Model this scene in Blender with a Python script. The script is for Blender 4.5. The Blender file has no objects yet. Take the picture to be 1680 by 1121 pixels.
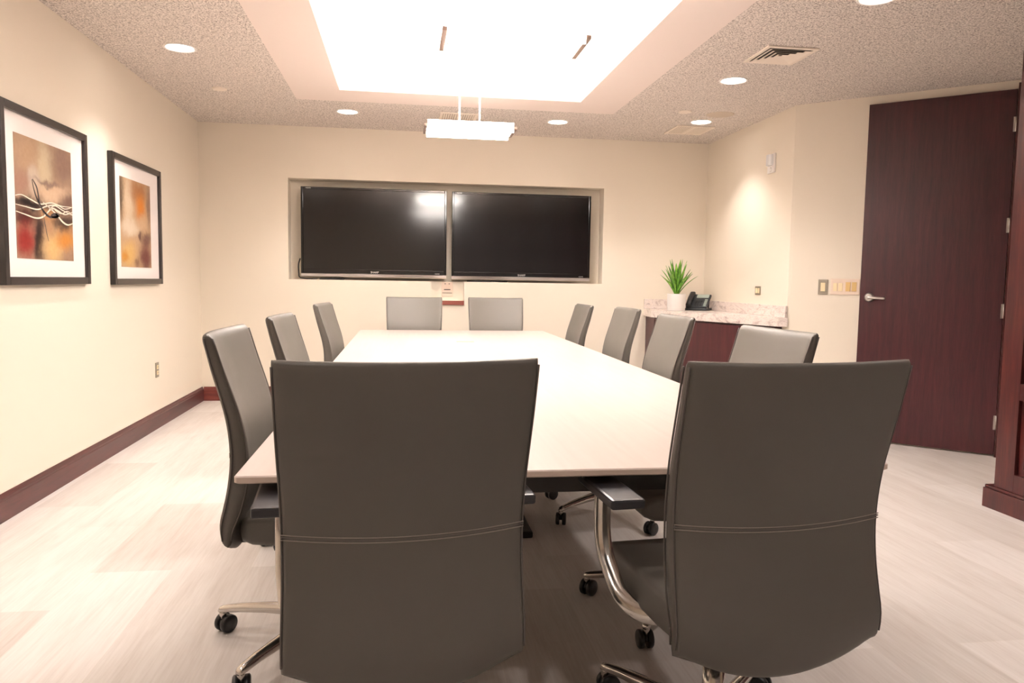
import bpy, bmesh, math, random
from mathutils import Vector, Matrix
C = bpy.context.scene
COL = C.collection
PI = math.pi
random.seed(7)

# ------------------------------------------------------------------ camera
YAW, PITCH, ROLL, CAMH, FPX = 0.1433, -0.0802, 0.0159, 1.1764, 1237.74
fw = Vector((math.sin(YAW)*math.cos(PITCH), math.cos(YAW)*math.cos(PITCH), math.sin(PITCH)))
r0 = Vector((math.cos(YAW), -math.sin(YAW), 0)); u0 = r0.cross(fw)
rt = math.cos(ROLL)*r0 + math.sin(ROLL)*u0
up = -math.sin(ROLL)*r0 + math.cos(ROLL)*u0
cd = bpy.data.cameras.new('camera'); cam = bpy.data.objects.new('camera', cd); COL.objects.link(cam)
cd.sensor_fit = 'HORIZONTAL'; cd.sensor_width = 36.0; cd.lens = FPX/1680*36.0
cd.clip_start = 0.05; cd.clip_end = 60
m = Matrix((rt, up, -fw)).transposed().to_4x4(); m.translation = Vector((0, 0, CAMH))
cam.matrix_world = m
C.camera = cam

# ------------------------------------------------------------------ world, exposure, light levels
C.view_settings.view_transform = 'Standard'; C.view_settings.look = 'None'
C.view_settings.gamma = 1.0; C.view_settings.use_curve_mapping = False
C.view_settings.exposure = 0.30
w = bpy.data.worlds.new('world'); C.world = w; w.use_nodes = True
w.node_tree.nodes['Background'].inputs[0].default_value = (1.0, 0.92, 0.85, 1)
w.node_tree.nodes['Background'].inputs[1].default_value = 0.15
DOWNLIGHT_W = 40.0       # each recessed can
PENDANT_UP_W = 150.0     # light thrown up into the tray by each pendant
PENDANT_DOWN_W = 12.0    # light thrown down on the table by each pendant
WARM = (1.0, 0.905, 0.85)
PWARM = (1.0, 0.93, 0.898)

# ------------------------------------------------------------------ room numbers (metres)
XL, YB, XR, CZ = -1.882, 7.4175, 3.052, 2.59
YN, XF = -1.4, 4.35                 # wall behind the camera, far right wall
BX, BY = 3.07, 5.674                # where the right wall turns into the diagonal door wall
DD = Vector((0.7360, -0.6769, 0)).normalized()   # along the diagonal wall
DN = Vector((-DD.y, DD.x, 0)) * -1               # its normal into the room
if DN.x > 0: DN = -DN
TIX0, TIX1, TIY0, TIY1 = -0.484, 1.370, 2.27, 5.928
TOX0, TOX1, TOY0, TOY1 = -0.847, 1.7355, 1.90, 6.297
TRAYZ = 3.01

# ------------------------------------------------------------------ materials
def lin(c):
    return tuple(((v/255)/12.92 if v/255 <= .04045 else ((v/255+.055)/1.055)**2.4) for v in c)
def mat(name, rgb, rough=.5, metal=0, spec=.5, coat=0):
    mt = bpy.data.materials.new(name); mt.use_nodes = True
    b = mt.node_tree.nodes['Principled BSDF']
    b.inputs['Base Color'].default_value = (*lin(rgb), 1)
    b.inputs['Roughness'].default_value = rough; b.inputs['Metallic'].default_value = metal
    b.inputs['Specular IOR Level'].default_value = spec
    b.inputs['Coat Weight'].default_value = coat; b.inputs['Coat Roughness'].default_value = .1
    return mt
def nd(mt, t, **kw):
    n = mt.node_tree.nodes.new(t)
    for k, v in kw.items(): setattr(n, k, v)
    return n
def lk(mt, a, b): mt.node_tree.links.new(a, b)
def bsdf(mt): return mt.node_tree.nodes['Principled BSDF']
def coords(mt, scale=(1, 1, 1), rot=(0, 0, 0), kind='Object'):
    tc = nd(mt, 'ShaderNodeTexCoord'); mp = nd(mt, 'ShaderNodeMapping')
    mp.inputs['Scale'].default_value = scale; mp.inputs['Rotation'].default_value = rot
    lk(mt, tc.outputs[kind], mp.inputs[0]); return mp.outputs[0]
def noise(mt, vec, scale, detail=3, rough=.5, dist=0):
    n = nd(mt, 'ShaderNodeTexNoise'); n.inputs['Scale'].default_value = scale
    n.inputs['Detail'].default_value = detail; n.inputs['Roughness'].default_value = rough
    n.inputs['Distortion'].default_value = dist; lk(mt, vec, n.inputs['Vector']); return n
def ramp(mt, fac, stops):
    r = nd(mt, 'ShaderNodeValToRGB'); e = r.color_ramp.elements
    while len(e) < len(stops): e.new(.5)
    for q, (p, c) in zip(e, stops): q.position = p; q.color = (*lin(c), 1)
    lk(mt, fac, r.inputs[0]); return r.outputs[0]
def mix(mt, fac, a, b, mode='MIX'):
    n = nd(mt, 'ShaderNodeMixRGB', blend_type=mode)
    for s, v in zip(n.inputs, (fac, a, b)):
        if hasattr(v, 'default_value') or hasattr(v, 'is_linked'): lk(mt, v, s)
        elif isinstance(v, (int, float)): s.default_value = v
        else: s.default_value = (*lin(v), 1)
    return n.outputs[0]
def bump(mt, h, strength=.2, dist=.01):
    b = nd(mt, 'ShaderNodeBump'); b.inputs['Strength'].default_value = strength
    b.inputs['Distance'].default_value = dist; lk(mt, h, b.inputs['Height'])
    lk(mt, b.outputs[0], bsdf(mt).inputs['Normal'])
def emis(name, rgb, s):
    mt = mat(name, rgb); b = bsdf(mt)
    b.inputs['Emission Color'].default_value = (*lin(rgb), 1); b.inputs['Emission Strength'].default_value = s
    return mt

M_wall = mat('wall_paint', (240, 230, 214), .75, spec=.25)
v = coords(M_wall); n = noise(M_wall, v, 260, 2); bump(M_wall, n.outputs[0], .05, .002)
M_white = mat('drywall_white', (246, 240, 234), .8, spec=.2)
M_ceil = mat('acoustic_tile', (205, 195, 186), .95, spec=.05)
v = coords(M_ceil)
n1 = noise(M_ceil, v, 85, 4, .7); n2 = noise(M_ceil, v, 170, 2, .6)
a = ramp(M_ceil, n1.outputs[0], [(.36, (118, 108, 102)), (.45, (196, 186, 178)), (.54, (240, 231, 223)), (.7, (250, 243, 236))])
b_ = ramp(M_ceil, n2.outputs[0], [(.40, (140, 130, 123)), (.52, (246, 238, 231))])
lk(M_ceil, mix(M_ceil, .4, a, b_), bsdf(M_ceil).inputs['Base Color'])
bump(M_ceil, n1.outputs[0], .5, .004)

M_floor = mat('floor_planks', (226, 214, 202), .42, spec=.35)
v = coords(M_floor, rot=(0, 0, PI/2))
br = nd(M_floor, 'ShaderNodeTexBrick'); lk(M_floor, v, br.inputs['Vector'])
br.offset = .37; br.offset_frequency = 2
br.inputs['Color1'].default_value = (*lin((230, 225, 223)), 1); br.inputs['Color2'].default_value = (*lin((186, 177, 171)), 1)
br.inputs['Mortar'].default_value = (*lin((206, 196, 186)), 1)
br.inputs['Scale'].default_value = 1; br.inputs['Mortar Size'].default_value = .0012
br.inputs['Mortar Smooth'].default_value = .3
br.inputs['Brick Width'].default_value = .92; br.inputs['Row Height'].default_value = .305
vs = coords(M_floor, (9, .9, 1)); g = noise(M_floor, vs, 1.6, 6, .62, .6)
gr = ramp(M_floor, g.outputs[0], [(.30, (188, 176, 167)), (.45, (214, 206, 199)), (.6, (230, 225, 220)), (.75, (208, 200, 193))])
vs2 = coords(M_floor, (60, 2.5, 1)); g2 = noise(M_floor, vs2, 2, 3)
gr2 = ramp(M_floor, g2.outputs[0], [(.35, (204, 194, 185)), (.6, (230, 224, 218))])
c1 = mix(M_floor, .42, br.outputs['Color'], gr); c1 = mix(M_floor, .25, c1, gr2)
lk(M_floor, c1, bsdf(M_floor).inputs['Base Color'])

def wood(name, dark, midc, light, axis='z', rough=.32, sc=1.0):
    mt = mat(name, midc, rough, spec=.45)
    s = {'z': (14, 14, .9), 'y': (14, .9, 14), 'x': (.9, 14, 14)}[axis]
    vv = coords(mt, tuple(q*sc for q in s)); n_ = noise(mt, vv, 2.2, 6, .62, .5)
    s2 = tuple(q*6 for q in s); vv2 = coords(mt, s2); m_ = noise(mt, vv2, 2.0, 2, .5)
    cc = ramp(mt, n_.outputs[0], [(.3, dark), (.5, midc), (.72, light)])
    lk(mt, mix(mt, .25, cc, ramp(mt, m_.outputs[0], [(.35, dark), (.65, light)])), bsdf(mt).inputs['Base Color'])
    return mt
M_door = wood('door_veneer', (42, 14, 18), (58, 21, 25), (73, 30, 33), 'z', .38)
M_cherry = wood('cherry_millwork', (40, 14, 16), (58, 21, 21), (80, 34, 27), 'z', .3)
M_cherryh = wood('cherry_trim', (48, 20, 21), (66, 28, 28), (84, 38, 35), 'y', .35)
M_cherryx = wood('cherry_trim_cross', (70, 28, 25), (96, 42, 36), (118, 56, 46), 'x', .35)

M_leather = mat('grey_leather', (93, 89, 83), .44, spec=.30)
v = coords(M_leather); n = noise(M_leather, v, 420, 3, .6); bump(M_leather, n.outputs[0], .12, .002)
nb = noise(M_leather, v, 6, 3); rr = nd(M_leather, 'ShaderNodeMapRange')
lk(M_leather, nb.outputs[0], rr.inputs[0]); rr.inputs[3].default_value = .36; rr.inputs[4].default_value = .5
lk(M_leather, rr.outputs[0], bsdf(M_leather).inputs['Roughness'])
M_thread = mat('leather_thread', (128, 119, 112), .7)
M_piping = mat('leather_piping', (88, 82, 78), .5)
M_black = mat('black_plastic', (24, 24, 26), .35)
M_pad = mat('arm_pad_black', (38, 38, 42), .36)
M_chrome = mat('polished_aluminium', (205, 200, 194), .16, metal=1)
M_steel = mat('satin_steel', (200, 196, 190), .3, metal=1)
M_table = mat('table_laminate', (238, 224, 216), .30, spec=.35)
v = coords(M_table, (30, 1.2, 1)); n = noise(M_table, v, 2, 4)
lk(M_table, ramp(M_table, n.outputs[0], [(.3, (203, 188, 181)), (.7, (208, 194, 187))]), bsdf(M_table).inputs['Base Color'])
M_tedge = mat('table_edge', (205, 186, 172), .5)
M_dark = mat('table_underframe', (38, 34, 33), .5)
M_bezel = mat('tv_bezel', (14, 13, 14), .12, coat=.6)
M_screen = mat('tv_screen', (14, 12, 13), .13, spec=.9)
M_silver = mat('tv_silver_strip', (205, 200, 198), .28, metal=1)
M_logo = mat('tv_lettering', (225, 222, 218), .4, metal=.3)
M_frame = mat('picture_frame_black', (28, 22, 20), .35)
M_mat = mat('picture_mat_white', (246, 238, 234), .8, spec=.2)
M_plate = mat('steel_plate', (150, 142, 128), .35, metal=.6)
M_cream = mat('cream_plate', (236, 216, 198), .5)
M_almond = mat('almond_plastic', (244, 226, 186), .4)
M_brass = mat('aged_almond', (214, 180, 120), .4)
M_trimw = mat('white_plastic_trim', (246, 242, 238), .45)
M_vent = mat('vent_enamel', (244, 232, 218), .5)
M_ventd = mat('vent_dark', (66, 60, 56), .9)
M_ventb = mat('vent_backing', (150, 132, 112), .9)
M_pot = mat('white_ceramic', (248, 246, 243), .3)
M_soil = mat('soil', (60, 48, 36), .9)
M_phone = mat('phone_charcoal', (40, 44, 48), .4)
M_phonekey = mat('phone_keys', (26, 28, 32), .4)
M_lcd = mat('phone_display', (172, 186, 176), .25)
M_handle = mat('satin_chrome_lever', (222, 218, 214), .28, metal=1)
M_cable = mat('black_cable', (18, 17, 17), .5)
M_ledge = wood('cherry_ledge', (96, 46, 38), (122, 62, 52), (140, 78, 64), 'x', .4)
M_glow = emis('downlight_lens', (255, 246, 236), 14)
M_glass = emis('pendant_frosted_glass', (255, 248, 240), 18)
M_pmetal = mat('pendant_nickel', (150, 128, 116), .35, metal=.9)
M_rod = mat('pendant_rod', (170, 146, 132), .4, metal=.6)
M_leaf = mat('leaf_green', (74, 128, 36), .45)
v = coords(M_leaf, (1, 1, 1)); n = noise(M_leaf, v, 22, 2)
lk(M_leaf, ramp(M_leaf, n.outputs[0], [(.3, (52, 108, 26)), (.5, (98, 156, 44)), (.72, (150, 192, 84))]), bsdf(M_leaf).inputs['Base Color'])
M_granite = mat('pink_granite', (226, 208, 198), .22, spec=.5)
v = coords(M_granite, (3, 1.2, 3), (0, .4, .5)); n = noise(M_granite, v, 4, 8, .68, 1.6)
a = ramp(M_granite, n.outputs[0], [(.30, (150, 128, 124)), (.40, (206, 190, 184)), (.52, (242, 231, 224)), (.66, (234, 218, 208)), (.8, (184, 166, 160))])
n2 = noise(M_granite, v, 50, 3); b_ = ramp(M_granite, n2.outputs[0], [(.35, (180, 160, 154)), (.6, (240, 228, 220))])
lk(M_granite, mix(M_granite, .25, a, b_), bsdf(M_granite).inputs['Base Color'])

# ------------------------------------------------------------------ mesh helpers
class MB:
    def __init__(s): s.bm = bmesh.new()
    def box(s, x0, x1, y0, y1, z0, z1, bev=0, mi=0, seg=2):
        t = bmesh.new()
        bmesh.ops.create_cube(t, size=1)
        for q in t.verts:
            q.co = Vector(((x0+x1)/2+q.co.x*(x1-x0), (y0+y1)/2+q.co.y*(y1-y0), (z0+z1)/2+q.co.z*(z1-z0)))
        if bev: bmesh.ops.bevel(t, geom=t.edges[:], offset=bev, segments=seg, affect='EDGES', profile=.5)
        return s.add(t, mi)
    def add(s, t, mi=0, M=None):
        if M is not None: bmesh.ops.transform(t, matrix=M, verts=t.verts)
        mp = {}
        for q in t.verts: mp[q] = s.bm.verts.new(q.co)
        for f in t.faces:
            try: nf = s.bm.faces.new([mp[q] for q in f.verts]); nf.material_index = mi; nf.smooth = f.smooth
            except ValueError: pass
        t.free(); return s
    def cyl(s, p0, p1, r0, r1=None, seg=24, mi=0, caps=True, smooth=True):
        r1 = r0 if r1 is None else r1
        p0, p1 = Vector(p0), Vector(p1); d = (p1-p0).normalized()
        a = d.orthogonal().normalized(); b = d.cross(a)
        L = []
        for p, r in ((p0, r0), (p1, r1)):
            L.append([s.bm.verts.new(p+r*(math.cos(2*PI*k/seg)*a+math.sin(2*PI*k/seg)*b)) for k in range(seg)])
        for k in range(seg):
            f = s.bm.faces.new((L[0][k], L[0][(k+1) % seg], L[1][(k+1) % seg], L[1][k])); f.smooth = smooth; f.material_index = mi
        if caps:
            for l in (L[0][::-1], L[1]): s.bm.faces.new(l).material_index = mi
        return s
    def lathe(s, prof, c=(0, 0, 0), seg=40, mi=0, smooth=True):
        rings = []
        for r, z in prof:
            rings.append([s.bm.verts.new((c[0]+r*math.cos(2*PI*k/seg), c[1]+r*math.sin(2*PI*k/seg), c[2]+z)) for k in range(seg)])
        for A, B in zip(rings, rings[1:]):
            for k in range(seg):
                f = s.bm.faces.new((A[k], A[(k+1) % seg], B[(k+1) % seg], B[k])); f.smooth = smooth; f.material_index = mi
        return s
    def disc(s, c, r, seg=40, mi=0, flip=False):
        vs = [s.bm.verts.new((c[0]+r*math.cos(2*PI*k/seg), c[1]+r*math.sin(2*PI*k/seg), c[2])) for k in range(seg)]
        s.bm.faces.new(vs[::-1] if flip else vs).material_index = mi; return s
    def loft(s, rings, mi=0, smooth=True, caps=True):
        R = [[s.bm.verts.new(p) for p in r] for r in rings]; n = len(R[0])
        for A, B in zip(R, R[1:]):
            for k in range(n):
                f = s.bm.faces.new((A[k], A[(k+1) % n], B[(k+1) % n], B[k])); f.smooth = smooth; f.material_index = mi
        if caps:
            for l in (R[0][::-1], R[-1]):
                f = s.bm.faces.new(l); f.material_index = mi; f.smooth = smooth
        return s
    def prism(s, pts, z0, z1, mi=0):
        A = [s.bm.verts.new((x, y, z0)) for x, y in pts]; B = [s.bm.verts.new((x, y, z1)) for x, y in pts]
        n = len(pts)
        for k in range(n): s.bm.faces.new((A[k], A[(k+1) % n], B[(k+1) % n], B[k])).material_index = mi
        s.bm.faces.new(A[::-1]).material_index = mi; s.bm.faces.new(B).material_index = mi; return s
    def tube(s, pts, r, seg=10, mi=0, aspect=None):
        pts = [Vector(p) for p in pts]; rings = []
        ref = None
        for i, p in enumerate(pts):
            d = (pts[min(i+1, len(pts)-1)]-pts[max(i-1, 0)]).normalized()
            a = d.orthogonal().normalized() if ref is None else (ref-d*ref.dot(d)).normalized()
            ref = a; b = d.cross(a); rr = r[i] if isinstance(r, (list, tuple)) else r
            rings.append([p+rr*(math.cos(2*PI*k/seg)*a+math.sin(2*PI*k/seg)*b) for k in range(seg)])
        return s.loft(rings, mi)
    def out(s, name, mats, parent=None, loc=None, rz=0, M=None):
        bmesh.ops.recalc_face_normals(s.bm, faces=s.bm.faces)
        me = bpy.data.meshes.new(name); s.bm.to_mesh(me); s.bm.free()
        for q in (mats if isinstance(mats, (list, tuple)) else [mats]): me.materials.append(q)
        o = bpy.data.objects.new(name, me); COL.objects.link(o)
        if parent: o.parent = parent
        if loc: o.location = loc
        if rz: o.rotation_euler.z = rz
        if M is not None: o.matrix_world = M
        return o
def tag(o, label, cat, group=None):
    o['label'] = label; o['category'] = cat
    if group: o['group'] = group
    return o
def thing(name, label, cat, loc=(0, 0, 0), rz=0, group=None):
    o = bpy.data.objects.new(name, None); COL.objects.link(o); o.location = loc; o.rotation_euler.z = rz
    o.empty_display_size = .1
    return tag(o, label, cat, group)
def struct(o): o['kind'] = 'structure'; return o
def lamp(name, kind, loc, power, parent, color=WARM, **kw):
    d = bpy.data.lights.new(name, kind); d.energy = power; d.color = color
    for k, q in kw.items(): setattr(d, k, q)
    o = bpy.data.objects.new(name, d); COL.objects.link(o); o.parent = parent; o.location = loc; return o
def catmull(pts, n=6):
    P = [Vector(p) for p in pts]; out = []
    for i in range(len(P)-1):
        a, b, c, d = P[max(i-1, 0)], P[i], P[i+1], P[min(i+2, len(P)-1)]
        for k in range(n):
            t = k/n
            out.append(.5*((2*b)+(c-a)*t+(2*a-5*b+4*c-d)*t*t+(3*b-a-3*c+d)*t**3))
    out.append(P[-1]); return out
def interp(tab, x):
    tab = sorted(tab)
    if x <= tab[0][0]: return tab[0][1]
    if x >= tab[-1][0]: return tab[-1][1]
    n = len(tab); sl = [(tab[i+1][1]-tab[i][1])/(tab[i+1][0]-tab[i][0]) for i in range(n-1)]
    mk = [sl[0]]+[(sl[i-1]+sl[i])/2 for i in range(1, n-1)]+[sl[-1]]
    for i in range(n-1):
        if x <= tab[i+1][0]:
            h = tab[i+1][0]-tab[i][0]; t = (x-tab[i][0])/h
            return ((2*t**3-3*t*t+1)*tab[i][1]+(t**3-2*t*t+t)*h*mk[i]+(3*t*t-2*t**3)*tab[i+1][1]+(t**3-t*t)*h*mk[i+1])
def wallframe(P, normal):
    """matrix whose local x runs along the wall (to the viewer's right), z up, -y out of the wall"""
    nrm = Vector(normal).normalized(); z = Vector((0, 0, 1)); y = -nrm; x = y.cross(z)
    mm = Matrix((x, y, z)).transposed().to_4x4(); mm.translation = Vector(P); return mm

# ------------------------------------------------------------------ setting
q = MB(); q.box(XL-.1, XF+.1, YN-.1, YB+.4, -.1, 0); struct(q.out('floor', M_floor))
q = MB()
q.box(XL-.1, TOX0, YN-.1, YB+.3, CZ, CZ+.08); q.box(TOX1, XF+.1, YN-.1, YB+.3, CZ, CZ+.08)
q.box(TOX0, TOX1, YN-.1, TOY0, CZ, CZ+.08); q.box(TOX0, TOX1, TOY1, YB+.3, CZ, CZ+.08)
struct(q.out('ceiling', M_ceil))
q = MB(); zt = CZ-.004
q.box(TOX0, TIX0, TOY0, TOY1, zt, CZ+.06); q.box(TIX1, TOX1, TOY0, TOY1, zt, CZ+.06)
q.box(TIX0, TIX1, TOY0, TIY0, zt, CZ+.06); q.box(TIX0, TIX1, TIY1, TOY1, zt, CZ+.06)
struct(q.out('trim_1', mat('soffit_paint', (240, 228, 221), .8, spec=.2)))
q = MB()
q.box(TIX0-.03, TIX0, TIY0-.03, TIY1+.03, CZ+.06, TRAYZ); q.box(TIX1, TIX1+.03, TIY0-.03, TIY1+.03, CZ+.06, TRAYZ)
q.box(TIX0, TIX1, TIY0-.03, TIY0, CZ+.06, TRAYZ); q.box(TIX0, TIX1, TIY1, TIY1+.03, CZ+.06, TRAYZ)
q.box(TIX0-.03, TIX1+.03, TIY0-.03, TIY1+.03, TRAYZ, TRAYZ+.03)
struct(q.out('ceiling_tray', M_white))
q = MB(); q.box(XL-.1, XL, YN-.1, YB+.3, 0, CZ); struct(q.out('wall_left', M_wall))
# back wall with the screen niche and its lower notch
NX0, NX1, NZ0, NZ1, ND = -1.083, 1.975, 1.160, 2.110, .17
CX0, CX1, CZ0 = .268, .586, .972
q = MB(); T = .3
q.box(XL, NX0, YB, YB+T, 0, CZ); q.box(NX1, XR+.1, YB, YB+T, 0, CZ)
q.box(NX0, NX1, YB, YB+T, NZ1, CZ)
q.box(NX0, CX0, YB, YB+T, 0, NZ0); q.box(CX1, NX1, YB, YB+T, 0, NZ0)
q.box(CX0, CX1, YB, YB+T, 0, CZ0)
q.box(NX0, NX1, YB+ND, YB+T, NZ0, NZ1); q.box(CX0, CX1, YB+ND*.45, YB+T, CZ0, NZ0)
struct(q.out('wall_back', M_wall))
q = MB(); q.prism([(XR, YB+.3), (XR, 5.694), (BX, BY), (BX+.2, BY+.1), (BX+.2, YB+.3)], 0, CZ); struct(q.out('wall_right', M_wall))
PE = Vector((BX, BY, 0))+DD*1.72
pp = [(BX, BY), (PE.x, PE.y), (PE.x-DN.x*.12, PE.y-DN.y*.12), (BX-DN.x*.12, BY-DN.y*.12)]
q = MB(); q.prism(pp, 0, CZ); struct(q.out('wall_diagonal', M_wall))
q = MB(); q.box(XF-.02, XF+.1, YN, PE.y+.05, 0, CZ); struct(q.out('wall_far_right', M_wall))
q = MB(); q.box(XL, XF, YN-.1, YN, 0, CZ); struct(q.out('wall_front', M_wall))
# interior window behind the camera: dark mullion grid with frosted lights (only seen mirrored in the screens)
q = MB()
for i in range(6): q.box(.72+i*.64-.04, .72+i*.64+.04, YN, YN+.06, .5, 2.5)
for j in range(4): q.box(.68, 3.96, YN, YN+.055, .5+j*.645-.03, .5+j*.645+.05)
wn = struct(q.out('window_1', M_cherry))
q = MB(); q.box(.70, 3.94, YN+.001, YN+.02, .5, 2.46); q.out('pane', mat('frosted_pane', (214, 210, 216), .3), wn)

def base_profile(q, fn, L0, L1):
    prof = [(0, 0), (.016, 0), (.016, .098), (.012, .104), (.012, .112), (.007, .122), (.004, .133), (0, .133)]
    rings = [[fn(L, d, z) for d, z in prof] for L in (L0, L1)]
    q.loft(rings, smooth=False)
q = MB(); base_profile(q, lambda L, d, z: (XL+d, L, z), YN, YB); struct(q.out('baseboard_left', M_cherryh))
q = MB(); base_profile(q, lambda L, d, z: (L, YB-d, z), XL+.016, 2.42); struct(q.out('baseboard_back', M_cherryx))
A0 = Vector((BX, BY, 0))
q = MB(); base_profile(q, lambda L, d, z: tuple(A0+DD*L+DN*d+Vector((0, 0, z))), 0.0, .505); struct(q.out('baseboard_diagonal', M_cherryh))

# ------------------------------------------------------------------ door on the diagonal wall
DL, DR = .512, 1.432
dm = Matrix((DD, -DN, Vector((0, 0, 1)))).transposed().to_4x4()
def dframe(L, d, z):
    mm = dm.copy(); mm.translation = A0+DD*L+DN*d+Vector((0, 0, z)); return mm
q = MB(); q.box(0, DR-DL, -.03, .0, .012, 2.525, .002)
door = struct(q.out('door_1', M_door, M=dframe(DL, .001, 0)))
def handle(parent, x, z):
    q = MB()
    q.cyl((x, -.030, z), (x, -.043, z), .034, .031, 32); q.cyl((x, -.043, z), (x, -.047, z), .031, .024, 32)
    q.cyl((x, -.045, z), (x, -.085, z), .012, .012, 20)
    pts = catmull([(x, -.085, z), (x+.02, -.088, z), (x+.06, -.086, z-.002), (x+.115, -.080, z-.006)], 5)
    q.tube(pts, [.012]+[.011-.003*i/len(pts) for i in range(len(pts)-1)], 14)
    o = q.out('lever_handle', M_handle, parent); o['label'] = 'satin chrome lever handle on a round rose'
    q = MB(); q.cyl((x, -.047, z), (x, -.0478, z), .006, .006, 14); q.out('keyhole', M_black, o)
handle(door, .066, 1.095)
for z in (2.29, 1.61, 1.02, .24):
    q = MB(); q.cyl((.924, -.036, z-.05), (.924, -.036, z+.05), .007, .007, 12)
    q.box(.905, .93, -.034, -.029, z-.05, z+.05)
    q.out('hinge', M_steel, door)
q = MB(); q.box(DR-DL+.003, DR-DL+.09, -.055, .0, 0, 2.56); struct(q.out('door_jamb', M_cherry, M=dframe(DL, 0.001, 0)))

# ------------------------------------------------------------------ cherry built-in cabinet at the right
cab = thing('storage_cabinet', 'tall dark cherry panelled cabinet on a plinth, right of the door', 'cabinet', (3.13, 3.60, 0))
CW = 2.4
q = MB(); q.box(.03, .62, -CW, -.050, .1, 2.575); q.out('carcass', M_cherry, cab)
q = MB(); q.box(-.016, .62, -CW, .012, 0, .105, .003); q.box(-.010, .62, -CW, .008, .105, .122, .005)
o = q.out('plinth', M_cherry, cab)
cols = [(-.045, -.172), (-.78, -.90), (-1.55, -1.67), (-2.28, -2.4)]
q = MB()
for a, b in cols: q.box(0, .03, b, a, .122, 2.575, .002)
q.out('stile', M_cherry, cab)
for k in range(3):
    y1, y0 = cols[k][1], cols[k+1][0]
    for z0, z1 in ((.122, .215), (.605, .690), (2.44, 2.575)):
        q = MB(); q.box(.001, .029, y0, y1, z0, z1); q.out('rail', M_cherry, cab)
    for z0, z1 in ((.215, .605), (.690, 2.44)):
        q = MB(); bv = .035
        q.box(.020, .03, y0, y1, z0, z1)
        q.box(.010, .022, y0+bv, y1-bv, z0+bv, z1-bv, .008)
        q.out('raised_panel', M_cherry, cab)

# ------------------------------------------------------------------ conference table
TX0, TX1, TY0, TY1, TZ = -.372, 1.236, 1.709, 6.631, .735
TCX, TCY = (TX0+TX1)/2, (TY0+TY1)/2
tb = thing('conference_table', 'long pale pinkish-white conference table with eleven grey chairs around it', 'table', (TCX, TCY, 0))
hw, hl = (TX1-TX0)/2, (TY1-TY0)/2
def rr(hw, hl, z, r=.012):
    pts = []
    tp = lambda p: Vector((p.x-(.026*min(1, max(0, (-p.y-.9)/1.56)) if p.x > 0 else 0), p.y, p.z))
    for cx, cy, a0 in ((hw-r, hl-r, 0), (-hw+r, hl-r, 90), (-hw+r, -hl+r, 180), (hw-r, -hl+r, 270)):
        for k in range(5):
            a = math.radians(a0+k*22.5); pts.append(tp(Vector((cx+r*math.cos(a), cy+r*math.sin(a), z))))
    return pts
q = MB(); q.loft([rr(hw, hl, TZ-.003), rr(hw-.003, hl-.003, TZ)], 0, False); q.out('tabletop', M_table, tb)
q = MB(); q.loft([rr(hw-.075, hl-.075, TZ-.034), rr(hw-.004, hl-.004, TZ-.018), rr(hw, hl, TZ-.015), rr(hw, hl, TZ-.003)], 0, False)
o = q.out('tabletop_edge', M_tedge, tb); o['label'] = 'tan edge band under the white top'
q = MB(); q.box(-.34, .34, -1.75, 1.75, TZ-.085, TZ-.034); q.out('underframe', M_dark, tb)
q = MB(); q.box(-.64, .64, -hl+.25, -hl+.30, TZ-.125, TZ-.034); q.out('cross_beam', M_dark, tb)
for y in (-.62, 1.35):
    q = MB(); q.box(-.12, .12, y-.12, y+.12, .03, TZ-.08, .01); q.box(-.16, .16, y-.22, y+.22, 0, .03, .006)
    q.out('pedestal', M_dark, tb)
hx, hy = .438-TCX, 5.388-TCY
q = MB(); q.box(hx-.062, hx+.062, hy-.052, hy+.052, TZ-.001, TZ+.0015)
o = q.out('cable_hatch', M_table, tb)
q = MB(); q.box(hx-.062, hx+.062, hy-.012, hy+.006, TZ+.001, TZ+.003); o2 = q.out('hatch_slot', M_brass, o); o2['label'] = 'tan slot of the hatch'

# ------------------------------------------------------------------ chairs
REAR = [(1.02, -.350), (.92, -.326), (.82, -.299), (.74, -.281), (.66, -.273), (.58, -.277), (.51, -.288), (.45, -.300), (.41, -.302), (.35, -.300)]
THK = [(1.02, .030), (.92, .037), (.82, .043), (.74, .048), (.66, .053), (.58, .056), (.51, .054), (.45, .049), (.41, .046), (.35, .042)]
HWID = [(1.02, .247), (.86, .243), (.72, .2375), (.62, .2355), (.5, .2365), (.35, .2375)]
def top_z(u): return 1.018+.003*u*u
def bot_z(u): return .352+.072*min(abs(u), .92)**2
def bow(u, z): return .030*u*u*min(1, max(.35, (z-.3)/.5))          # the back wraps forward at its sides
def back_pt(u, z, side):                                            # side 0 rear skin .. 1 front skin
    d = min(1, max(0, 1-(z-bot_z(u))/.085))
    x = u*interp(HWID, z); y = interp(REAR, z)+.020*d**1.4+side*interp(THK, z)*(1-.5*d)+bow(u, z); return Vector((x, y, z))
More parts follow.
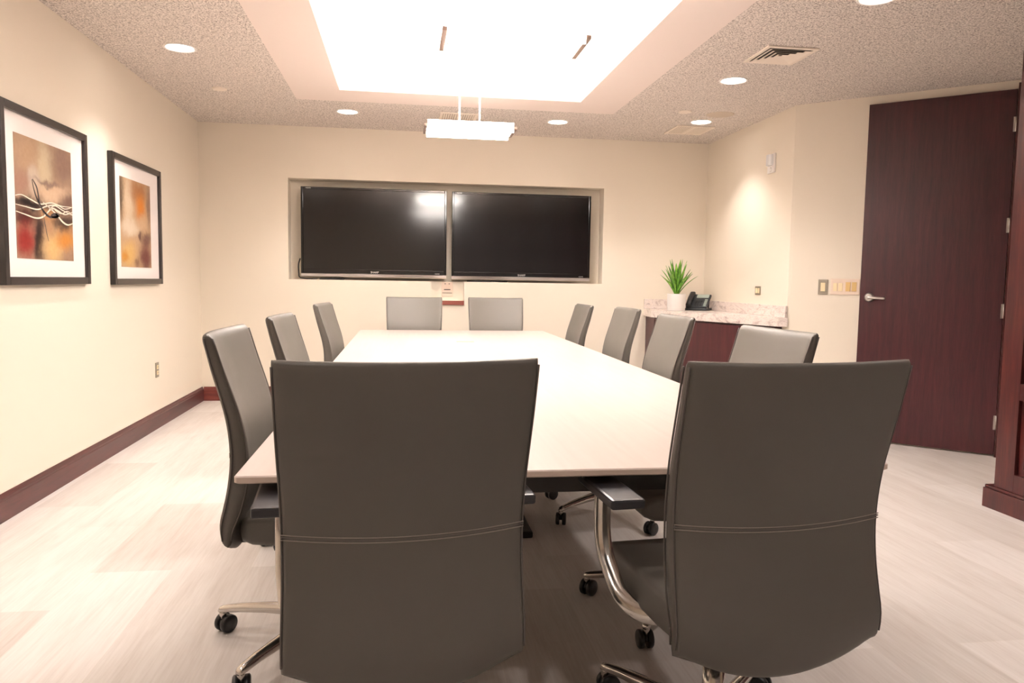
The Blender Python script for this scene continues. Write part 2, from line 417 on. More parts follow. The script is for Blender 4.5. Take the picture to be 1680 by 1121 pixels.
def back_mesh():
    q = MB(); NV, NU = 44, 20; rings = []
    def ring(vv, inset):
        pts = []; us = [-1+2*k/NU for k in range(NU+1)]
        def p(u, s_):
            zb, zt_ = bot_z(u), top_z(u); z = zb+(zt_-zb)*vv
            w_ = interp(HWID, z); t_ = interp(THK, z); r = .011
            e = max(0, abs(u)*w_-(w_-r))/r; e = min(e, 1)
            k_ = 1-math.sqrt(max(0, 1-e*e)); k_ = min(k_*.42+inset, .5)
            s2 = k_ if s_ == 0 else 1-k_
            uu = u*(1-inset*.02)
            pad = .006*(1-u*u)*math.sin(PI*min(1, max(0, (vv-.02)/.96))) if s_ == 1 else 0
            P = back_pt(uu, z, s2); P.y += pad; return P
        uu = [-1, -.99, -.975, -.955]+[u for u in us if abs(u) < .95]+[.955, .975, .99, 1]
        for u in uu: pts.append(p(u, 0))
        for u in uu[::-1]: pts.append(p(u, 1))
        return pts
    vs = [(0, .30), (.006, .12), (.02, 0)]+[(.02+.945*k/NV, 0) for k in range(1, NV)]+[(.965, 0), (.978, .03), (.988, .10), (.995, .20), (1, .34)]
    q.loft([ring(a, b) for a, b in vs]); return q
def seam_line(z0, off):
    pts = []
    for k in range(25):
        u = -1+2*k/24; z = z0+.010*u*u-.004
        p = back_pt(u*1.0, z, 0); p.y -= off; pts.append(p)
    return pts
def make_chair():
    root = thing('conference_chair', '', 'chair')
    q = back_mesh(); bk = q.out('backrest', M_leather, root)
    q = MB()
    for dz in (.005, -.005): q.tube(seam_line(.672+dz, -.0002), .0012, 6)
    q.out('stitching', M_thread, bk)
    q = MB(); q.tube(seam_line(.672, -.0012), .0018, 6); q.out('seam', M_piping, bk)
    for s_ in (-1, 1):
        for sd in (.93, .12):
            pts = [back_pt(s_*1.0, z, sd)+Vector((-s_*.0012, 0, 0)) for z in [.432+.0199*k for k in range(30)]]
            q = MB(); q.tube(pts, .0022, 6); q.out('piping', M_piping, bk)
    # seat: rounded cushion with waterfall front
    q = MB(); rings = []
    for y, z0, z1, hw_ in ((-.235, .43, .462, .185), (-.228, .412, .480, .196), (-.20, .402, .490, .202), (-.10, .396, .492, .206), (.05, .394, .492, .208), (.16, .394, .490, .208), (.22, .398, .482, .206), (.25, .410, .466, .202), (.262, .425, .448, .194)):
        pr = []; r = min(.02, (z1-z0)/2.2)
        for cx, cz, a0 in ((hw_-r, z1-r, 0), (-hw_+r, z1-r, 90), (-hw_+r, z0+r, 180), (hw_-r, z0+r, 270)):
            for k in range(6):
                a = math.radians(a0+18*k); pr.append(Vector((cx+r*math.cos(a), y, cz+r*math.sin(a))))
        rings.append(pr)
    q.loft(rings); st = q.out('seat', M_leather, root)
    q = MB(); q.tube(catmull([(-.19, -.2, .478), (-.194, 0, .480), (-.196, .17, .478), (-.18, .235, .468), (0, .243, .468), (.18, .235, .468), (.196, .17, .478), (.194, 0, .480), (.19, -.2, .478)], 4), .003, 6); q.out('piping', M_piping, st)
    q = MB(); q.box(-.10, .10, -.16, .12, .345, .398, .012); q.box(-.05, .05, -.275, -.12, .36, .395, .008); q.box(-.15, .15, -.045, .025, .375, .393, .004)
    q.out('tilt_mechanism', M_black, root)
    for s_ in (-1, 1):
        q = MB()
        path = catmull([(.120*s_, -.040, .382), (.195*s_, -.015, .388), (.236*s_, .022, .418), (.249*s_, .070, .465), (.253*s_, .104, .506), (.254*s_, .120, .550), (.254*s_, .124, .610), (.254*s_, .124, .665)], 5)
        rings = []
        for i, P in enumerate(path):
            d = (path[min(i+1, len(path)-1)]-path[max(i-1, 0)]).normalized(); nrm = Vector((0, 1, 0)).cross(d).normalized()
            wy, tx = .012, .020
            rings.append([P+Vector((0, wy*cy, 0))+nrm*tx*cx for cx, cy in ((1, .45), (.88, .86), (0, 1), (-.88, .86), (-1, .45), (-1, -.45), (-.88, -.86), (0, -1), (.88, -.86), (1, -.45))])
        q.loft(rings); am = q.out('armrest', M_chrome, root)
        q = MB(); q.box(.228 if s_ > 0 else -.308, .308 if s_ > 0 else -.228, -.085, .165, .664, .688, .006)
        o = q.out('arm_pad', M_pad, am); o['label'] = 'flat black armrest pad'
    q = MB(); q.cyl((0, 0, .12), (0, 0, .25), .028, .026, 24); q.cyl((0, 0, .25), (0, 0, .35), .016, .016, 20)
    q.out('gas_cylinder', M_chrome, root)
    RB = .372
    q = MB(); q.lathe([(.0, .075), (.038, .075), (.046, .085), (.046, .128), (.040, .136), (0, .136)], seg=28)
    for k in range(5):
        a = 2*PI*k/5; ca, sa = math.cos(a), math.sin(a); rings = []
        for r, zc, h, wd in ((.03, .108, .044, .046), (.10, .106, .038, .042), (.21, .101, .030, .036), (.31, .092, .024, .031), (.360, .084, .022, .029), (.379, .080, .018, .024), (.385, .076, .010, .014)):
            pr = []
            for cx, cz in ((.5, -.35), (.5, .15), (.36, .42), (0, .5), (-.36, .42), (-.5, .15), (-.5, -.35), (-.38, -.5), (.38, -.5)):
                x, y = r, wd*cx; pr.append(Vector((x*ca-y*sa, x*sa+y*ca, zc+h*cz)))
            rings.append(pr)
        q.loft(rings)
        q.cyl((RB*ca, RB*sa, .052), (RB*ca, RB*sa, .082), .0115, .0115, 16)
    bs = q.out('star_base', M_chrome, root)
    for k in range(5):
        a = 2*PI*k/5; q = MB(); sw = random.uniform(-1.2, 1.2)
        for s_ in (-1, 1):
            rings = []
            for xx, r in ((.007, .027), (.008, .030), (.021, .030), (.0245, .026), (.0245, .010)):
                rings.append([Vector((s_*xx, r*math.cos(2*PI*j/24), .030+r*math.sin(2*PI*j/24))) for j in range(24)])
            q.loft(rings)
        hood = [[Vector((xx, .0245*math.cos(t), .030+.0245*math.sin(t))) for t in [PI*j/10 for j in range(11)]] for xx in (-.0068, .0068)]
        q.loft(hood)
        q.cyl((0, 0, .030), (0, 0, .058), .008, .008, 12)
        mm = Matrix.Translation((RB*math.cos(a), RB*math.sin(a), 0)) @ Matrix.Rotation(a+sw, 4, 'Z') @ Matrix.Translation((0, -.012, 0))
        bmesh.ops.transform(q.bm, matrix=mm, verts=q.bm.verts)
        q.out('caster', M_black, root)
    return root
def dup(root):
    r = root.copy(); COL.objects.link(r)
    for ch in list(root.children):
        c = ch.copy(); COL.objects.link(c); c.parent = r
        for g_ in list(ch.children):
            d = g_.copy(); COL.objects.link(d); d.parent = c
    return r
GRP = 'conference chairs around the table'
# top-front centre of the backrest, height of its top, facing (0 = +y), turn of the star base
CH = [
 (.013, 1.388, 1.028, 5.0, 142, 'grey leather chair nearest the camera at left, its back hiding the near table edge'),
 (.783, 1.374, 1.028, 4.5, 115, 'grey leather chair nearest the camera at right, its armrest and seat showing beside its back'),
 (.094, 6.80, 1.018, 180, 10, 'grey chair at the far table end, under the left screen'),
 (.819, 6.77, 1.023, 180, 146, 'grey chair at the far table end, under the right screen'),
 (-.552, 2.415, 1.015, -90, 253, 'grey chair on the left of the table nearest the camera, shown whole with its casters'),
 (-.560, 3.486, 1.008, -92.6, 4.6, 'middle grey chair of the three along the left side of the table'),
 (-.538, 5.04, 1.011, -95, 60, 'farthest grey chair of the three along the left side of the table'),
 (1.416, 5.763, 1.000, 90, 20, 'farthest grey chair on the right side of the table, clear of the counter'),
 (1.448, 4.712, 1.014, 90, 40, 'grey chair right of the table whose back covers the left end of the counter'),
 (1.392, 3.69, 1.013, 89, 51, 'grey chair right of the table with its back in front of the plant and pot'),
 (1.345, 2.55, 1.019, 93, 63, 'grey chair right of the table, half hidden behind the nearest right chair'),
]
proto = make_chair(); first = True
for x, y, zt_, rz, ph, lab in CH:
    o = proto if first else dup(proto); first = False
    a = math.radians(rz); f = Vector((-math.sin(a), math.cos(a), 0))
    o.location = Vector((x, y, 0))+f*.32; o.rotation_euler.z = a
    o['label'] = lab; o['group'] = GRP
    for c in o.children:
        nm = c.name.split('.')[0]
        if nm in ('star_base', 'caster'): c.rotation_euler.z = math.radians(ph)
        elif nm != 'gas_cylinder': c.location.z = zt_-1.02

# ------------------------------------------------------------------ televisions in the niche
def text_mesh(name, body, size, mt, parent, loc, align='CENTER'):
    cu = bpy.data.curves.new(name, 'FONT'); cu.body = body; cu.size = size; cu.align_x = align; cu.extrude = .0006
    t = bpy.data.objects.new(name, cu); COL.objects.link(t)
    dg = bpy.context.evaluated_depsgraph_get(); me = bpy.data.meshes.new_from_object(t.evaluated_get(dg))
    bpy.data.objects.remove(t); me.materials.clear(); me.materials.append(mt)
    o = bpy.data.objects.new(name, me); COL.objects.link(o); o.parent = parent
    o.location = loc; o.rotation_euler = (PI/2, 0, 0); return o
def tv(x0, x1, z0, z1, yf, label):
    cx = (x0+x1)/2; W = x1-x0; H = z1-z0
    t = thing('television', label, 'television', (cx, yf, z0), 0, 'televisions in the wall niche')
    q = MB(); q.box(-W/2, W/2, .002, .035, .044, H, .004); q.box(-W/2+.12, W/2-.12, .035, .075, .08, H-.1, .01)
    q.out('housing', M_bezel, t)
    b = .022
    q = MB()
    q.box(-W/2, -W/2+b, -.008, .004, .040, H, .004); q.box(W/2-b, W/2, -.008, .004, .040, H, .004)
    q.box(-W/2+b, W/2-b, -.008, .004, H-b, H, .004); q.box(-W/2+b, W/2-b, -.008, .004, .040, .040+.045, .004)
    bz = q.out('bezel', M_bezel, t)
    q = MB(); q.box(-W/2+b, W/2-b, -.003, .003, .085, H-b); q.out('screen', M_screen, t)
    q = MB(); q.loft([[Vector((x, y, z)) for y, z in ((-.006, .046), (-.014, .040), (-.010, .018), (.002, .010), (.03, .010), (.03, .046))] for x in (-W/2, W/2)], smooth=False)
    o = q.out('speaker_bar', M_silver, t); o['label'] = 'silver strip along the lower edge'
    text_mesh('logo', 'SHARP', .026, M_logo, bz, (0, -.0085, .052))
    text_mesh('lettering', 'AQUOS', .014, M_logo, bz, (-W/2+.07, -.0085, H-.017))
    text_mesh('lettering', 'AQUOS', .013, M_logo, bz, (W/2-.09, -.0085, .052))
    q = MB(); q.box(-.25, .25, .075, .135, .25, .55); q.out('wall_bracket', M_black, t)
    return t
YT = 7.43
tv(-.968, .411, 1.176, 2.036, YT, 'left flat black television in the wall niche, with bright lamp reflections')
tv(.462, 1.847, 1.172, 2.032, YT, 'right flat black television in the wall niche, evenly dark')
q = MB(); q.tube(catmull([(-.985, 7.50, 1.36), (-1.0, 7.49, 1.30), (-.995, 7.47, 1.22), (-.985, 7.45, 1.182), (-.94, 7.44, 1.170), (-.88, 7.44, 1.167), (-.82, 7.45, 1.168)], 6), .006, 8)
tag(q.out('cable', M_cable), 'black cable looping under the lower left corner of the left television', 'cable')
q = MB(); q.box(-.80, -.57, 7.435, 7.50, 1.1605, 1.176, .002); tag(q.out('power_strip', M_black), 'black power strip lying on the niche sill under the left television', 'power strip')
q = MB(); q.tube(catmull([(.62, 7.48, 1.167), (.66, 7.45, 1.168), (.74, 7.44, 1.167), (.82, 7.44, 1.168), (.88, 7.45, 1.171), (.95, 7.45, 1.167), (1.02, 7.47, 1.168)], 6), .006, 8)
tag(q.out('cable', M_cable), 'black cable sagging under the right television', 'cable')
# connection plate in the notch and its ledge
pl = thing('connection_plate', 'pale wall plate with dark sockets in the notch between the two screens', 'wall plate', (.425, YB+ND*.45, 1.085))
q = MB(); q.box(-.055, .055, -.010, 0, -.07, .07, .002); q.out('cover', M_cream, pl)
for dx, dz, w_, h_ in ((-.02, .052, .006, .006), (.02, .052, .006, .006), (0, -.005, .032, .008), (0, -.038, .048, .005)):
    q = MB(); q.box(dx-w_, dx+w_, -.0125, -.009, dz-h_/2, dz+h_/2); q.out('socket', M_ventd, pl)
q = MB(); q.box(CX0, CX1, YB-.018, YB-.0005, CZ0-.040, CZ0+.002, .002)
tag(q.out('wall_ledge', M_ledge), 'narrow reddish wood ledge under the notch between the screens', 'ledge')

# ------------------------------------------------------------------ corner counter with granite top
cc = thing('corner_counter', 'triangular corner counter with pink granite top over a dark cherry cabinet', 'counter', (0, 0, 0))
e = .002
poly = [(XR-e, YB-e), (2.42, YB-e), (2.40, 7.12), (2.985, 5.70), (XR-e, 5.67)]
q = MB(); q.prism(poly, .843, .916); q.out('countertop', M_granite, cc)
q = MB(); q.box(2.42, XR-.024, YB-.022, YB-e, .9165, 1.014, .002); q.box(XR-.022, XR-e, 5.685, YB-e, .9165, 1.010, .002); q.out('backsplash', M_granite, cc)
poly2 = [(XR-e, YB-e), (2.445, YB-e), (2.44, 7.13), (2.99, 5.77), (XR-e, 5.76)]
q = MB(); q.prism(poly2, .08, .842); q.out('cabinet_body', M_door, cc)
d0, d1 = Vector((2.44, 7.13, 0)), Vector((2.99, 5.77, 0)); dv = (d1-d0); Ld = dv.length; dv.normalize()
fm = Matrix((dv, Vector((-dv.y, dv.x, 0)), Vector((0, 0, 1)))).transposed().to_4x4()
q = MB(); q.box(.012, Ld-.006, -.018, -.001, .10, .825, .002)
fm.translation = d0; o = q.out('front_panel', M_door, cc); o.matrix_local = fm
q = MB(); q.prism([(XR-e, YB-e), (2.50, YB-e), (2.50, 7.14), (3.01, 5.84), (XR-e, 5.83)], 0, .08); q.out('toe_kick', M_dark, cc)

# ------------------------------------------------------------------ plant
ptx, pty, ptz = 2.60, 6.98, .917
pt = thing('potted_plant', 'small spiky green plant in a white cylinder pot on the granite counter', 'plant', (ptx, pty, ptz))
q = MB(); q.lathe([(0, 0), (.080, 0), (.084, .003), (.0885, .155), (.0885, .160), (.082, .160), (.080, .140), (0, .140)], seg=48); q.out('pot', M_pot, pt)
q = MB(); q.disc((0, 0, .142), .0805, 32); q.out('soil', M_soil, pt)
q = MB(); rnd = random.Random(5)
NL_ = 28
for i in range(NL_):
    az = i*2.39996; tier = i/NL_
    tilt = .10+.60*tier; L = .31-.07*tier+rnd.uniform(-.02, .02); wd = .018+.004*rnd.random()
    base = Vector((.012*math.cos(az), .012*math.sin(az), .150+.03*(1-tier)))
    dirh = Vector((math.cos(az), math.sin(az), 0)); side = Vector((-math.sin(az), math.cos(az), 0))
    rows = []
    for k in range(9):
        t = k/8; ang = tilt*(.75+.45*t)
        P = base+dirh*(L*t*math.sin(ang))+Vector((0, 0, L*t*math.cos(ang)))
        ww = wd*(.55+1.0*t)*(1-t)**.75*1.35+.0008
        nn = side.cross(Vector((dirh.x*math.sin(ang), dirh.y*math.sin(ang), math.cos(ang))))
        rows.append([P-side*ww, P+nn*ww*.35, P+side*ww, P+nn*(ww*.35+.0015)])
    q.loft(rows)
q.out('foliage', M_leaf, pt)

# ------------------------------------------------------------------ desk phone
ph = thing('desk_phone', 'charcoal desk telephone with small display beside the plant on the counter', 'telephone', (2.88, 7.11, .9175), math.radians(-38))
SL = Matrix.Rotation(math.radians(38), 4, 'X')
q = MB(); q.box(-.105, .105, -.09, .10, 0, .022, .006); q.box(-.14, .105, -.06, .09, .0, .012, .003); q.out('stand', M_phone, ph)
q = MB()
t = MB(); t.box(-.105, .105, -.095, .105, 0, .022, .005)
bmesh.ops.transform(t.bm, matrix=Matrix.Translation((0, 0, .075)) @ SL, verts=t.bm.verts); q.add(t.bm)
q.tube([(-.08, .06, .02), (-.08, .075, .11)], .007, 8); q.tube([(.08, .06, .02), (.08, .075, .11)], .007, 8)
body = q.out('body', M_phone, ph)
def onphone(fn, name, mt, par):
    t = MB(); fn(t); bmesh.ops.transform(t.bm, matrix=Matrix.Translation((0, 0, .075)) @ SL, verts=t.bm.verts); return t.out(name, mt, par)
sc_ = onphone(lambda t: t.box(-.03, .09, .045, .095, .022, .026, .001), 'display', M_lcd, body); sc_['label'] = 'pale green display'
def keys(t):
    for i in range(3):
        for j in range(4): t.box(-.025+i*.024, -.006+i*.024, -.075+j*.022, -.060+j*.022, .022, .026, .002)
onphone(keys, 'keypad', M_phonekey, body)
def keys2(t):
    for j in range(5): t.box(.062, .09, -.08+j*.022, -.067+j*.022, .022, .025, .001)
onphone(keys2, 'side_keys', M_lcd, body)
def hs(t):
    t.loft([[Vector((x+.024*sx, y, z+h*sz)) for sx, sz in ((-1, -.6), (1, -.6), (1, .5), (.6, 1), (-.6, 1), (-1, .5))] for x, y, z, h in ((-.075, -.10, .040, .012), (-.075, -.085, .042, .019), (-.075, -.05, .046, .016), (-.075, 0, .054, .011), (-.075, .05, .046, .016), (-.075, .09, .042, .020), (-.075, .105, .040, .013))])
onphone(hs, 'handset', M_phonekey, ph)
q = MB(); pts = []
for k in range(120):
    t_ = k/119; a = t_*2*PI*16; c = Vector((-.10-.05*math.sin(t_*PI), -.07+.14*t_, .008)); pts.append(c+Vector((.005*math.cos(a), 0, .005*math.sin(a)+.003)))
q.tube(pts, .0016, 5); q.out('cord', M_cable, ph)

# ------------------------------------------------------------------ wall plates
def plate(name, label, cat, P, nrm, w_, h_, mt, rockers, rmt=None, depth=.006):
    root = thing(name, label, cat); root.matrix_world = wallframe(P, nrm)
    q = MB(); q.box(-w_/2, w_/2, -depth, 0, -h_/2, h_/2, .0015); q.out('cover', mt, root)
    for (x, z, ww, hh, nm, m2) in rockers:
        q = MB(); q.box(x-ww/2, x+ww/2, -depth-.0035, -depth+.001, z-hh/2, z+hh/2, .001); k = q.out(nm, m2, root)
        if nm == 'receptacle':
            q = MB()
            for sx in (-.006, .006): q.box(x+sx-.0012, x+sx+.0012, -depth-.0042, -depth-.003, z-.004, z+.006)
            q.out('slot', M_ventd, k)
    return root
R_ = (-1, 0, 0)
plate('wall_outlet', 'steel outlet plate with two almond inserts above the granite counter', 'outlet', (XR-.0005, 6.206, 1.126), R_, .098, .075, M_plate, [(-.020, 0, .028, .046, 'insert', M_almond), (.020, 0, .028, .046, 'insert', M_almond)])
plate('wall_outlet', 'narrow steel outlet plate low on the left wall', 'outlet', (XL+.0005, 6.106, .449), (1, 0, 0), .072, .115, M_plate, [(0, .022, .034, .030, 'receptacle', M_almond), (0, -.022, .034, .030, 'receptacle', M_almond)])
def onD(L, z): return tuple(A0+DD*L+DN*.0005+Vector((0, 0, z)))
plate('light_switch', 'single almond rocker switch in a steel plate, left of the wide switch plate', 'light switch', onD(.240, 1.167), DN, .072, .118, M_plate, [(0, 0, .034, .068, 'rocker', M_almond)])
plate('light_switch', 'wide cream plate of four switches at the door edge', 'light switch', onD(.400, 1.172), DN, .208, .122, M_cream,
      [(-.070, -.004, .030, .062, 'rocker', M_almond), (-.032, -.004, .030, .062, 'rocker', M_almond), (.022, 0, .034, .070, 'rocker', M_brass), (.066, 0, .034, .070, 'rocker', M_brass)])
st = thing('fire_alarm_strobe', 'small white alarm strobe high on the right wall', 'alarm'); st.matrix_world = wallframe((XR-.0005, 6.04, 2.19), R_)
q = MB(); q.box(-.058, .058, -.018, 0, -.08, .08, .004); q.out('housing', M_trimw, st)
q = MB(); q.loft([[Vector((x*k_, y, z)) for x, z in ((-.045, .07), (.045, .07), (.045, -.02), (-.045, -.02))] for y, k_ in ((-.018, 1), (-.036, .85), (-.050, .45))], smooth=False)
q.out('lens', mat('strobe_lens', (228, 228, 230), .15), st)
q = MB(); q.cyl((0, -.018, -.052), (0, -.028, -.052), .02, .017, 20); q.out('sounder', M_trimw, st)

# ------------------------------------------------------------------ framed prints on the left wall
def blobs(mt, base, items, warp=.20):
    tc = nd(mt, 'ShaderNodeTexCoord'); sep = tc.outputs['Generated']
    n0 = nd(mt, 'ShaderNodeTexNoise'); n0.inputs['Scale'].default_value = 5; n0.inputs['Detail'].default_value = 8; n0.inputs['Roughness'].default_value = .62; lk(mt, sep, n0.inputs['Vector'])
    ad = nd(mt, 'ShaderNodeVectorMath', operation='MULTIPLY_ADD'); lk(mt, n0.outputs['Color'], ad.inputs[0]); ad.inputs[1].default_value = (warp,)*3; lk(mt, sep, ad.inputs[2])
    sx = nd(mt, 'ShaderNodeSeparateXYZ'); lk(mt, ad.outputs[0], sx.inputs[0])
    col = None
    def mth(op, a, b):
        k = nd(mt, 'ShaderNodeMath', operation=op)
        for s_, v_ in zip(k.inputs, (a, b)):
            if isinstance(v_, (int, float)): s_.default_value = v_
            else: lk(mt, v_, s_)
        return k.outputs[0]
    col = base; o2 = warp*.5
    for u, v_, ru, rv, c, st_ in items:
        du = mth('DIVIDE', mth('SUBTRACT', sx.outputs[0], u+o2), ru); dv_ = mth('DIVIDE', mth('SUBTRACT', sx.outputs[2], v_+o2), rv)
        d2 = mth('ADD', mth('MULTIPLY', du, du), mth('MULTIPLY', dv_, dv_))
        g_ = mth('MULTIPLY', mth('POWER', 2.718, mth('MULTIPLY', mth('POWER', d2, 1.6), -.8)), st_)
        col = mix(mt, g_, col, c)
    n3 = nd(mt, 'ShaderNodeTexNoise'); n3.inputs['Scale'].default_value = 25; n3.inputs['Detail'].default_value = 4; lk(mt, sep, n3.inputs['Vector'])
    col = mix(mt, .30, col, ramp(mt, n3.outputs[0], [(.3, (100, 96, 94)), (.7, (190, 188, 186))]), 'SOFT_LIGHT')
    col = mix(mt, 1.0, col, (214, 212, 210), 'MULTIPLY')
    lk(mt, col, bsdf(mt).inputs['Base Color'])
M_art1 = mat('abstract_print_dark', (170, 140, 110), .6, spec=.1)
blobs(M_art1, (176, 148, 126), [
 (.22, .86, .22, .16, (208, 176, 144), .8), (.50, .78, .13, .22, (238, 222, 190), .85), (.85, .86, .22, .16, (140, 112, 98), .85), (.30, .66, .10, .12, (236, 222, 206), .75), (.10, .62, .12, .10, (176, 134, 118), .7),
 (.65, .58, .30, .08, (238, 208, 178), .85), (.55, .66, .22, .025, (120, 92, 86), .8), (.95, .54, .16, .06, (104, 74, 68), .85),
 (.20, .455, .30, .050, (26, 18, 18), 1.0), (.75, .455, .30, .050, (84, 60, 52), .85), (.55, .37, .16, .06, (206, 158, 110), .9), (.12, .34, .22, .07, (64, 26, 24), .95), (.85, .34, .24, .06, (46, 30, 27), .95),
 (.14, .15, .17, .15, (140, 26, 26), .95), (.36, .16, .085, .24, (38, 16, 17), 1.0), (.62, .10, .17, .15, (232, 196, 138), .95), (.86, .19, .18, .09, (214, 144, 56), .9), (.92, .03, .16, .06, (160, 128, 104), .8), (.55, .26, .08, .07, (190, 150, 116), .8)])
M_art2 = mat('abstract_print_amber', (200, 160, 120), .6, spec=.1)
blobs(M_art2, (212, 180, 146), [
 (.03, .8, .07, .26, (96, 78, 62), .95), (.25, .75, .13, .26, (242, 222, 196), .9), (.6, .88, .26, .12, (180, 122, 76), .9), (.66, .70, .15, .13, (220, 138, 48), .95), (.95, .75, .09, .26, (140, 110, 92), .9),
 (.3, .45, .26, .09, (246, 232, 212), .9), (.7, .52, .18, .09, (224, 192, 158), .85), (.62, .37, .06, .05, (96, 62, 56), .9), (.85, .34, .18, .08, (112, 80, 72), .9),
 (.25, .14, .22, .14, (236, 196, 128), .95), (.12, .12, .10, .06, (210, 148, 56), .9), (.80, .13, .20, .17, (104, 48, 48), .95), (.5, .05, .08, .06, (140, 104, 80), .85)])
def picture(label, y0, y1, z0, z1, pr, art, strokes):
    W = y1-y0; H = z1-z0
    root = thing('framed_picture', label, 'picture', (0, 0, 0), 0, 'framed prints on the left wall')
    root.matrix_world = wallframe((XL+.0005, (y0+y1)/2, z0), (1, 0, 0))
    fwid, fd = .040, .032
    q = MB()
    for a in ((-W/2, -W/2+fwid, 0, H), (W/2-fwid, W/2, 0, H)): q.box(a[0], a[1], -fd, 0, a[2], a[3], .003)
    for a in ((0, fwid), (H-fwid, H)): q.box(-W/2+fwid, W/2-fwid, -fd, 0, a[0], a[1], .003)
    q.out('frame', M_frame, root)
    q = MB(); q.box(-W/2+fwid, W/2-fwid, -.014, -.004, fwid, H-fwid); q.out('mat_board', M_mat, root)
    px0, px1, pz0, pz1 = pr
    q = MB(); q.box(-W/2+px0*W, -W/2+px1*W, -.0155, -.0142, pz0*H, pz1*H); p_ = q.out('print', art, root)
    if strokes:
        pw, phh = (px1-px0)*W, (pz1-pz0)*H; ox, oz = -W/2+px0*W, pz0*H
        for col, w0, pts in strokes:
            q = MB(); cp = catmull([(ox+u*pw, -.0162, oz+v_*phh) for u, v_ in pts], 8); n_ = len(cp)
            for i in range(n_-1):
                pass
            L, R2 = [], []
            for i, P in enumerate(cp):
                d = (cp[min(i+1, n_-1)]-cp[max(i-1, 0)]).normalized(); nrm = Vector((-d.z, 0, d.x))
                ww = w0*(.35+.65*math.sin(PI*min(1, (i+.6)/n_)))
                L.append(P+nrm*ww); R2.append(P-nrm*ww)
            rings = [[l, r_, r_+Vector((0, .0005, 0)), l+Vector((0, .0005, 0))] for l, r_ in zip(L, R2)]
            q.loft(rings, smooth=False); q.out('brush_stroke', col, p_)
    return root
WS = mat('white_paint', (238, 226, 208), .5); BS = mat('black_paint', (30, 22, 22), .5)
strokes = [
 (WS, .0035, [(0, .50), (.1, .515), (.25, .49), (.4, .47), (.6, .50), (.8, .49), (1, .50)]),
 (WS, .0035, [(0, .43), (.15, .425), (.35, .42), (.5, .46), (.7, .49), (.85, .47), (1, .50)]),
 (WS, .0045, [(0, .375), (.15, .36), (.32, .345), (.45, .37), (.6, .45), (.72, .44), (.85, .42), (1, .455)]),
 (WS, .0055, [(.45, .49), (.6, .44), (.7, .40), (.8, .35), (.9, .33), (1, .35)]),
 (WS, .003, [(.55, .44), (.66, .48), (.8, .455), (.9, .44), (1, .425)]),
 (WS, .003, [(.6, .47), (.7, .43), (.8, .425), (.9, .455), (1, .43)]),
 (BS, .007, [(.27, .66), (.31, .56), (.38, .47), (.46, .41), (.56, .375), (.68, .385), (.74, .40)]),
 (BS, .014, [(.58, .385), (.66, .395), (.74, .405)]),
 (BS, .006, [(.28, .665), (.35, .60), (.38, .50), (.40, .46)]),
 (BS, .003, [(.43, .45), (.46, .34), (.50, .22), (.53, .16)]),
]
picture('black framed abstract print with white strands and a black loop, at the left photo edge', 3.860, 4.838, 1.118, 1.992, (.150, .800, .150, .845), M_art1, strokes)
picture('smaller-looking black framed amber abstract print farther along the left wall, without strands', 5.220, 6.205, 1.110, 1.968, (.165, .78, .140, .84), M_art2, None)

# ------------------------------------------------------------------ ceiling fixtures
def downlight(x, y, label, group='recessed downlights', seen=True):
    t = thing('downlight', label, 'ceiling light', (x, y, CZ), 0, group)
    q = MB(); q.lathe([(.098, 0), (.098, -.004), (.090, -.007), (.080, -.003), (.080, .0)], seg=40); q.out('trim_ring', M_trimw, t)
    q = MB(); q.disc((0, 0, -.0015), .081, 40, flip=True); q.out('lens', M_glow, t)
    o = lamp('lamp', 'SPOT', (0, 0, -.02), DOWNLIGHT_W, t, spot_size=math.radians(106), spot_blend=.6, shadow_soft_size=.06)
    return t
downlight(-1.384, 5.069, 'round recessed downlight over the left wall pictures')
downlight(-.480, 6.686, 'round recessed downlight by the back wall above the left screen')
downlight(1.347, 6.708, 'round recessed downlight by the back wall above the right screen')
downlight(2.569, 6.436, 'round recessed downlight beside the ceiling speaker in the far right corner')
downlight(2.262, 5.104, 'round recessed downlight just beyond the square ceiling vent on the right')
downlight(2.295, 3.534, 'round recessed downlight at the top edge of the photo on the right')
for x, y in ((-1.384, 3.5), (-1.384, 1.9), (2.295, 1.9), (-.48, .5), (1.347, .5)):  # unseen cans, added to light the near floor and chairs
    downlight(x, y, 'round downlight added out of view to light the camera end of the room', 'added downlights over the camera end')

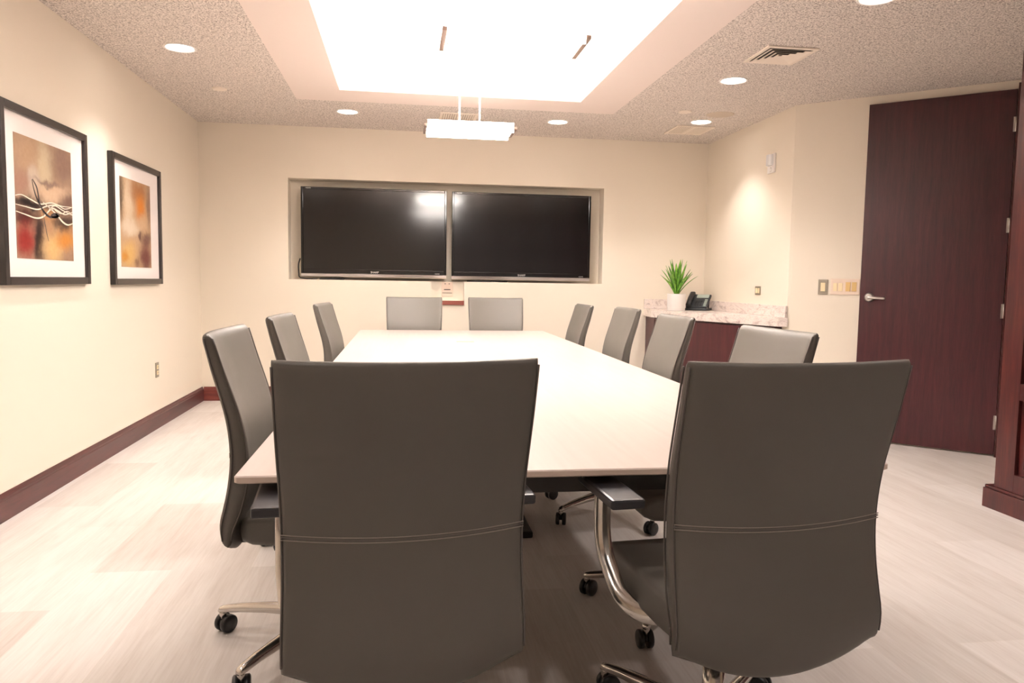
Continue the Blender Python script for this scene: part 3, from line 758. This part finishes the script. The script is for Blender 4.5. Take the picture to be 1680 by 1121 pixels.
def vent(label, x0, x1, y0, y1, kind, group=None):
    cx, cy = (x0+x1)/2, (y0+y1)/2; hx, hy = (x1-x0)/2, (y1-y0)/2
    t = thing('ceiling_vent', label, 'vent', (cx, cy, CZ), 0, group)
    q = MB(); q.box(-hx*.86, hx*.86, -hy*.86, hy*.86, -.003, -.0005); q.out('backing', M_ventd if kind == 'square' else M_ventb, t)
    q = MB()
    f = .84
    q.box(-hx, -hx*f, -hy, hy, -.010, -.001, .002); q.box(hx*f, hx, -hy, hy, -.010, -.001, .002)
    q.box(-hx*f, hx*f, -hy, -hy*f, -.010, -.001, .002); q.box(-hx*f, hx*f, hy*f, hy, -.010, -.001, .002)
    q.out('frame', M_vent, t)
    if kind == 'square':
        for k in range(4):
            a, b = .81-.19*k, .81-.19*k-.165
            q = MB()
            rings = [[Vector((sx*hx*s_, sy*hy*s_, z)) for sx, sy in ((-1, -1), (1, -1), (1, 1), (-1, 1))] for s_, z in ((a, -.0125), (a, -.014), (max(b, .02), -.005), (max(b, .02), -.0035))]
            q.loft(rings, smooth=False, caps=False); q.out('louver', M_vent, t)
    else:
        q = MB(); q.box(-hx*.10, hx*.10, -hy*.84, hy*.84, -.010, -.002); q.out('centre_bar', M_vent, t)
        for s_ in (-1, 1):
            for k in range(6):
                x = s_*hx*(.17+.12*k); q = MB()
                tt = MB(); tt.box(-.0075, .0075, -hy*.80, hy*.80, -.001, .001)
                bmesh.ops.transform(tt.bm, matrix=Matrix.Translation((x, 0, -.009)) @ Matrix.Rotation(s_*.05, 4, 'Y'), verts=tt.bm.verts); q.add(tt.bm)
                q.out('louver', M_vent, t)
    return t
vent('square stepped ceiling vent on the right, clearly nearest of the vents', 2.125, 2.450, 4.320, 4.660, 'square')
vent('flat cream ceiling return vent in the far right corner', 2.415, 2.772, 6.600, 6.960, 'flat')
vent('ceiling vent behind the far hanging lamp by the back wall', .300, .622, 6.525, 6.870, 'flat')
def capdisc(name, label, cat, x, y, r, h, mt):
    q = MB(); q.lathe([(0, -h), (r*.8, -h), (r*.95, -h*.8), (r, -h*.3), (r, 0)], (0, 0, 0), 36)
    return tag(q.out(name, mt, None, (x, y, CZ-.0003)), label, cat)
capdisc('sprinkler_cover', 'small round cream cover on the ceiling left of the far corner downlight', 'sprinkler', 2.288, 6.084, .055, .010, M_vent)
capdisc('ceiling_speaker', 'larger flat round speaker grille on the ceiling beside the far corner downlight', 'speaker', 2.612, 6.13, .115, .004, mat('speaker_grille', (206, 192, 176), .8))
capdisc('sprinkler_cover', 'small round cream cover on the left side of the ceiling', 'sprinkler', -1.383, 6.086, .055, .010, M_vent)

# ------------------------------------------------------------------ pendant lamps
def pendant(x, y, z0, label):
    t = thing('pendant_light', label, 'pendant lamp', (x, y, 0), 0, 'pendant lamps over the table')
    W, Dp, H = .570, .28, .066
    q = MB(); q.box(-.10, .10, -.035, .035, TRAYZ-.045, TRAYZ-.001, .003)
    q.out('canopy', M_rod, t)
    for s_ in (-1, 1):
        q = MB(); q.cyl((s_*.068, 0, z0+.033), (s_*.068, 0, TRAYZ-.045), .0045, .0045, 10); q.out('rod', M_rod, t)
    for s_ in (-1, 1):
        q = MB(); q.box(-W/2, W/2, s_*Dp/2-.004, s_*Dp/2+.004, z0+.004, z0+H, .0015); q.out('glass_panel', M_glass, t)
    q = MB(); q.box(-W/2+.012, W/2-.012, -Dp/2+.016, Dp/2-.016, z0+.010, z0+.016); q.out('diffuser', M_glass, t)
    fr = MB()
    for s_ in (-1, 1):
        fr.box(s_*(W/2+.012)-.010, s_*(W/2+.012)+.010, -Dp/2-.004, Dp/2+.004, z0+.024, z0+.040, .001)
    fr.box(-W/2-.012, W/2+.012, -.075, -.060, z0+.030, z0+.038); fr.box(-W/2-.012, W/2+.012, .060, .075, z0+.030, z0+.038)
    fr.box(-.078, .078, -.075, .075, z0+.030, z0+.036)
    fr.out('frame', M_pmetal, t)
    u = lamp('up_lamp', 'AREA', (0, 0, z0+.050), PENDANT_UP_W, t, PWARM, shape='RECTANGLE', size=.5, size_y=.2, spread=math.radians(112))
    u.rotation_euler.x = PI
    d = lamp('down_lamp', 'AREA', (0, 0, z0+.004), PENDANT_DOWN_W, t, PWARM, shape='RECTANGLE', size=.52, size_y=.22)
    return t
pendant(.435, 5.20, 2.155, 'far hanging lamp with white glass panels and metal ends, against the back wall')
pendant(.457, 3.28, 2.155, 'near hanging lamp seen from below inside the bright ceiling tray')
